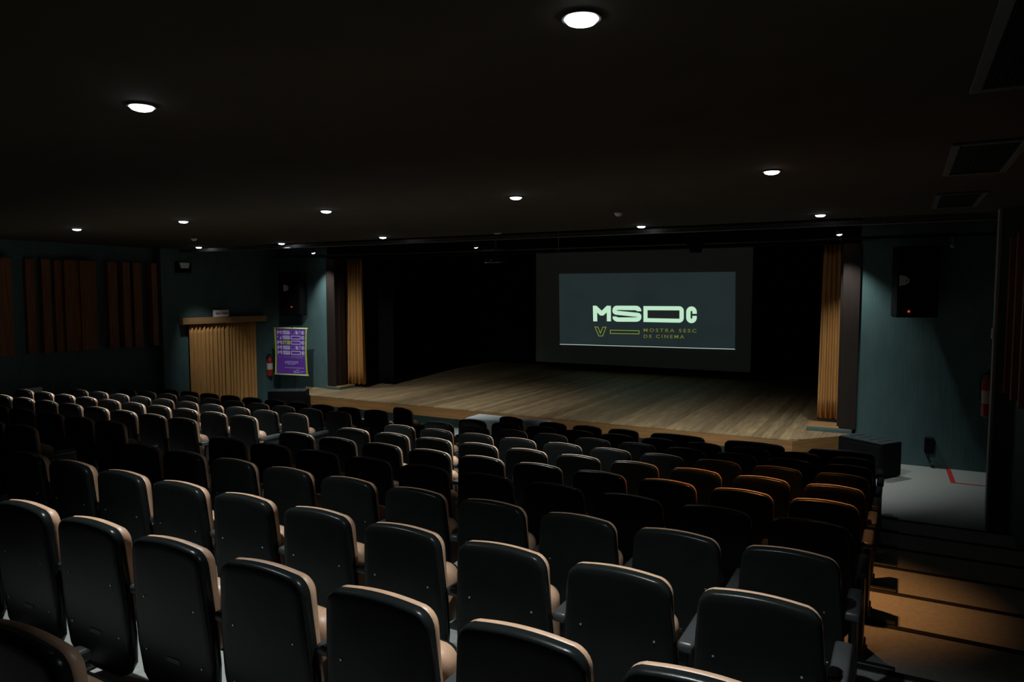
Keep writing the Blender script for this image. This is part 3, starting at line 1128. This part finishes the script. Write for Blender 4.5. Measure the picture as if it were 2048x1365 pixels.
rows_ = [(188, 250, 'MSxC'), (272, 336, 'vSDC'), (360, 424, 'MgDC'), (448, 512, 'MSxC'), (535, 600, 'MSDC')]
for y0, y1, pat in rows_:
    for ch_, (x0, x1) in zip(pat, ((284, 368), (384, 524), (540, 720), (734, 784))):
        if ch_ == 'M':
            banner_shape('letter', fit(L_M, (263, 527, 160, 388), (x0, x1, y0, y1)), 'lilac')
        elif ch_ == 'S':
            banner_shape('letter', fit(L_S, (550, 972, 160, 395), (x0, x1, y0, y1)), 'lilac')
        elif ch_ == 'D':
            banner_shape('letter', outline_pts([(x0, y0), (x1 - 8, y0), (x1, y0 + 10), (x1, y1 - 10), (x1 - 8, y1), (x0, y1)], 13), 'lilac')
        elif ch_ == 'C':
            banner_shape('letter', fit(L_C, (1628, 1782, 170, 415), (x0, x1, y0, y1)), 'lilac')
        elif ch_ == 'v':
            banner_shape('letter_fragment', [(x0, y0 + 10), (x0 + 22, y0 + 10), (x0 + 8, y0 + 42)], 'lilac')
            banner_shape('letter_fragment', [(x1 - 40, y1), (x1 - 6, y1), (x1 - 6, y0 + 8), (x1 - 14, y0 + 8)], 'lilac')
        elif ch_ == 'x':
            banner_shape('picture_block', [(x0, y0 - 2), (x1, y0 - 2), (x1, y1), (x0, y1)], 'lilac_mid')
            banner_shape('picture_fragment', [(x1 - 92, y0 + 4), (x1 - 62, y0 + 4), (x1 - 52, y1 - 4), (x1 - 82, y1 - 4)], 'lilac', 0.007)
            banner_shape('picture_fragment', [(x1 - 24, y0), (x1 - 2, y0), (x1 - 2, y0 + 26)], 'lilac', 0.007)
            banner_shape('picture_fragment', [(x0 + 8, y0 + 6), (x0 + 70, y0 + 6), (x0 + 50, y1 - 16), (x0 + 20, y1 - 10)], 'purple', 0.007)
        elif ch_ == 'g':
            banner_shape('picture_block', [(x0, y0), (x1, y0), (x1, y1), (x0, y1)], 'lime')
            banner_shape('picture_fragment', [(x0 + 18, y0 + 20), (x0 + 32, y0 + 12), (x0 + 44, y1), (x0 + 30, y1)], 'purple', 0.007)
            banner_shape('picture_fragment', [(x0 + 60, y0 + 14), (x0 + 84, y0 + 26), (x0 + 70, y1), (x0 + 52, y1)], 'purple', 0.007)


def dashes(y, x0, x1, n, h, material, seed):
    rnd = random.Random(seed)
    st = (x1 - x0) / n
    xx = x0
    for i in range(n):
        ww = st * rnd.uniform(.55, .85)
        banner_shape('small_print', [(xx, y), (xx + ww, y), (xx + ww, y + h), (xx, y + h)], material)
        xx += st


for s, xa, xb, ya, yb in (('MOSTRA SESC', 548, 780, 617, 634), ('DE CINEMA', 548, 735, 643, 660)):
    a, b, c_ = bz(xa, yb), bz(xb, yb), bz(xa, ya)
    text_obj('caption', s, 'lime', b[0] - a[0], c_[1] - a[1], wall_mtx((a[0], -0.007, a[1]), (1, 0, 0), (0, 0, 1)), parent=t, spacing=1.3)
banner_shape('faint_numeral', outline_pts([(300, 628), (316, 628), (324, 650), (334, 628), (350, 628), (332, 664), (318, 664)], 5), 'lilac_mid')
banner_shape('faint_dash', outline_pts([(378, 632), (520, 632), (520, 650), (378, 650)], 5), 'lilac_mid')
dashes(714, 424, 670, 8, 12, 'lilac', 1)
dashes(738, 414, 676, 7, 12, 'lilac', 2)
dashes(761, 480, 614, 4, 10, 'lilac', 3)
dashes(824, 420, 776, 11, 10, 'lilac', 4)
a, b, c_ = bz(580, 915), bz(690, 915), bz(580, 880)
text_obj('logo_word', 'Sesc', 'white_paint', b[0] - a[0], c_[1] - a[1], wall_mtx((a[0], -0.007, a[1]), (1, 0, 0), (0, 0, 1)), parent=t)
ar = [(612 + 72 * i / 8, 882 - 22 * math.sin(math.pi * (0.12 + .7 * i / 8))) for i in range(9)]
banner_shape('logo_arc', ar + [(p[0], p[1] + 7) for p in reversed(ar)], 'white_paint')
dashes(884, 706, 788, 3, 7, 'lilac', 6)
dashes(902, 706, 748, 2, 7, 'lilac', 7)
# its stand
cyl('stand_pole', (0.06, 0.05, 0.03), (0.06, 0.05, TZ + 0.02), 0.012, 'black_metal', t, n=10, smooth=True)
box('stand_hook', 0.045, 0.075, -0.02, 0.06, TZ + 0.01, TZ + 0.03, 'black_metal', t)
for a_ in (90, 200, 335):
    cyl('stand_leg', (0.06, 0.05, 0.25), (0.06 + .30 * math.cos(R(a_)), 0.05 + .30 * math.sin(R(a_)), 0.012), 0.010, 'black_metal', t, n=8)


# ------------------------------------------------------------------ fire extinguishers
def extinguisher(loc, label, rz=0):
    t = empty('fire_extinguisher', loc, rz)
    tag(t, label, 'extinguisher', 'wall fire extinguishers')
    bd = lathe('cylinder', [(0.05, 0), (0.072, 0.012), (0.075, 0.03), (0.075, 0.40), (0.066, 0.45), (0.035, 0.485), (0.022, 0.50), (0.022, 0.53)], (0, 0, 0), 'red_paint', t)
    lathe('label_band', [(0.0762, 0.17), (0.0768, 0.175), (0.0768, 0.33), (0.0762, 0.335)], (0, 0, 0), 'label_paper', bd)
    box('valve', -0.022, 0.022, -0.022, 0.022, 0.52, 0.565, 'black_metal', t, bev=0.005, seg=1)
    box('handle', -0.09, 0.02, -0.011, 0.011, 0.575, 0.59, 'black_metal', t, bev=0.003, seg=1)
    box('trigger', -0.085, 0.0, -0.008, 0.008, 0.545, 0.557, 'black_metal', t, bev=0.003, seg=1)
    bm = bmesh.new()
    pts = [Vector((0.02, 0, .545)), Vector((.075, 0, .53)), Vector((.098, 0, .44)), Vector((.092, 0, .28)), Vector((.088, 0, .16))]
    for a, b in zip(pts, pts[1:]):
        add_cyl(bm, a, b, 0.009, None, 8)
    meshobj('hose', bm, 'black_metal', t, True)
    return t


pe = at(540, 752, X=XLN + 0.10)
extinguisher((XLN + 0.10, pe.y, pe.z), 'red fire extinguisher on the wall half hidden by the purple banner', R(90))
box('extinguisher_hook', XLN - 0.0, XLN + 0.03, pe.y - .03, pe.y + .03, pe.z + .44, pe.z + .50, 'black_metal', wln)
pe = at(1973, 834, Y=10.64)
extinguisher((0.965, 10.64, pe.z), 'red fire extinguisher with pale label at the grey corner strip', R(180))
box('extinguisher_hook', 1.0, 1.06, YN + 0.10, 10.62, pe.z + .42, pe.z + .46, 'black_metal', tr)

# light switch plate beside the strip
psw = at(1985, 665, X=XPI)
o = box('switch_plate', XPI - 0.022, XPI - 0.006, YN - 0.06, YN + 0.05, psw.z - .075, psw.z + .055, 'white_paint', bev=0.004, seg=1)
tag(o, 'small pale switch plate on the grey corner strip', 'switch')
box('rocker', XPI - 0.028, XPI - 0.022, YN - .02, YN + .01, psw.z - .03, psw.z + .01, 'label_paper', o)

# exit sign on the pelmet
pex = at(442, 634, X=XLN + 0.10)
t = empty('exit_sign', (XLN + 0.10, pex.y, 2.351), R(90))
tag(t, 'small white box sign with red lettering standing on the doorway pelmet', 'sign')
box('sign_body', -0.21, 0.21, -0.035, 0.035, 0.0, 0.17, 'white_paint', t, bev=0.006, seg=1)
for x0, x1 in ((-0.18, -0.14), (-0.125, -0.09), (-0.075, -0.045), (0.0, 0.04), (0.055, 0.095), (0.11, 0.145), (0.155, 0.185)):
    box('red_lettering', x0, x1, -0.038, -0.034, 0.065, 0.105, 'red_paint', t)

# emergency light above the door
pel = at(367, 532, X=XLN + 0.05)
t = empty('emergency_light', (XLN, pel.y, pel.z), R(90))
tag(t, 'emergency wall light with pale tapered lens left of the doorway', 'emergency light')
box('housing', -0.20, 0.20, -0.07, 0.0, -0.16, 0.09, 'black_box', t, bev=0.008, seg=1)
plate('lens', [(-0.13, 0.07), (-0.095, -0.055), (0.095, -0.055), (0.13, 0.07)], (0, -0.0705, 0), (1, 0, 0), (0, 0, 1), 0.03, 'white_paint', t)

# white notice by the left wall
pa, pb = at(38, 782, X=XL + 0.02), at(85, 774, X=XL + 0.02)
t = empty('wall_notice', (XL, (pa.y + pb.y) / 2, pb.z - 0.32), R(90))
tag(t, 'white notice board with red lettering low on the left wall behind the seats', 'sign')
hw = (pb.y - pa.y) / 2
box('board', -hw, hw, -0.02, 0.0, 0.0, 0.32, 'white_paint', t, bev=0.004, seg=1)
box('red_lettering', -hw * .2, hw * .8, -0.023, -0.019, 0.13, 0.23, 'red_paint', t)

# small camera on the right niche wall
pcam = at(1905, 482, Y=13.6)
t = empty('wall_camera', (pcam.x, 13.6, pcam.z))
tag(t, 'small pale camera on an arm high on the right wing wall', 'camera')
box('arm', -0.012, 0.012, 0.0, 0.25, 0.03, 0.055, 'grey_trim', t)
box('drop_arm', -0.012, 0.012, -0.01, 0.015, -0.06, 0.055, 'grey_trim', t)
bm = bmesh.new()
add_cyl(bm, (0.0, -0.10, -0.09), (0, 0.06, -0.06), 0.034, 0.034, 14)
meshobj('camera_body', bm, 'grey_trim', t, True)

# black cable box low on the right wing wall
pbx = at(1858, 890, Y=YP)
t = empty('cable_box', (pbx.x, YP, pbx.z))
tag(t, 'black cable box with loose cable low on the right wing wall', 'cable box')
box('box_body', -0.07, 0.07, -0.09, 0.0, -0.13, 0.13, 'black_box', t, bev=0.01, seg=1)
bm = bmesh.new()
pts = [Vector((0, -0.05, -.12)), Vector((-.02, -.06, -.2)), Vector((.03, -.07, -.30)), Vector((.09, -.08, -pbx.z + .012))]
for a, b in zip(pts, pts[1:]):
    add_cyl(bm, a, b, 0.012, None, 8)
meshobj('cable', bm, 'black_metal', t, True)

# red tape on the floor
a1, a2, a3 = at(1896, 941, Z=0), at(1906, 967, Z=0), at(1975, 974, Z=0)
t = empty('floor_tape', (a2.x, a2.y, 0))
tag(t, 'red tape angle marked on the pale floor by the right wall', 'tape')
ch(prism('tape_strip', [(a1.x - .03, YP - .002), (a1.x + .04, YP - .002), (a2.x + .04, a2.y), (a2.x - .03, a2.y)], 0.0005, 0.003, 'red_tape'), t)
ch(prism('tape_strip', [(a2.x + .04, a2.y), (a2.x + .04, a2.y + .05), (XRN - .01, a3.y + .05), (XRN - .01, a3.y)], 0.0005, 0.003, 'red_tape'), t)

# ------------------------------------------------------------------ white table before the stage
ta, tb = at(925, 842, Z=0.62), at(1083, 850, Z=0.62)
x0, x1, y0 = ta.x - .1, tb.x - .02, 11.12
t = empty('cloth_table', ((x0 + x1) / 2, y0 + .25, 0))
tag(t, 'low table under a white cloth between front row and stage', 'table')
hx, hy = (x1 - x0) / 2, 0.25
box('table_top', -hx + .01, hx - .01, -hy + .01, hy - .01, .575, .60, 'pelmet', t)
for sx in (-1, 1):
    for sy in (-1, 1):
        cyl('table_leg', (sx * (hx - .06), sy * (hy - .05), 0), (sx * (hx - .06), sy * (hy - .05), .576), 0.018, 'black_metal', t, n=10)
bm = bmesh.new()
per = []
n = 22
for (xa, ya), (xb, yb) in zip([(-hx, -hy), (hx, -hy), (hx, hy), (-hx, hy)], [(hx, -hy), (hx, hy), (-hx, hy), (-hx, -hy)]):
    for i in range(n):
        u = i / n
        per.append((xa + (xb - xa) * u, ya + (yb - ya) * u))
tops = [bm.verts.new((x_, y_, .622)) for x_, y_ in per]
mid = [bm.verts.new((x_ * 1.006, y_ * 1.016, .60)) for x_, y_ in per]
low = []
for i, (x_, y_) in enumerate(per):
    f = 1 + .03 * math.sin(i * 1.35) + .012 * math.sin(i * .5)
    low.append(bm.verts.new((x_ * (1.02 + .02 * (f - 1) * 5 / 5), y_ * f * 1.05, .16 + .01 * math.sin(i * .7))))
bm.faces.new(tops)
N = len(per)
for a, b in ((tops, mid), (mid, low)):
    for i in range(N):
        bm.faces.new((a[i], a[(i + 1) % N], b[(i + 1) % N], b[i]))
meshobj('table_cloth', bm, 'white_cloth', t, False)
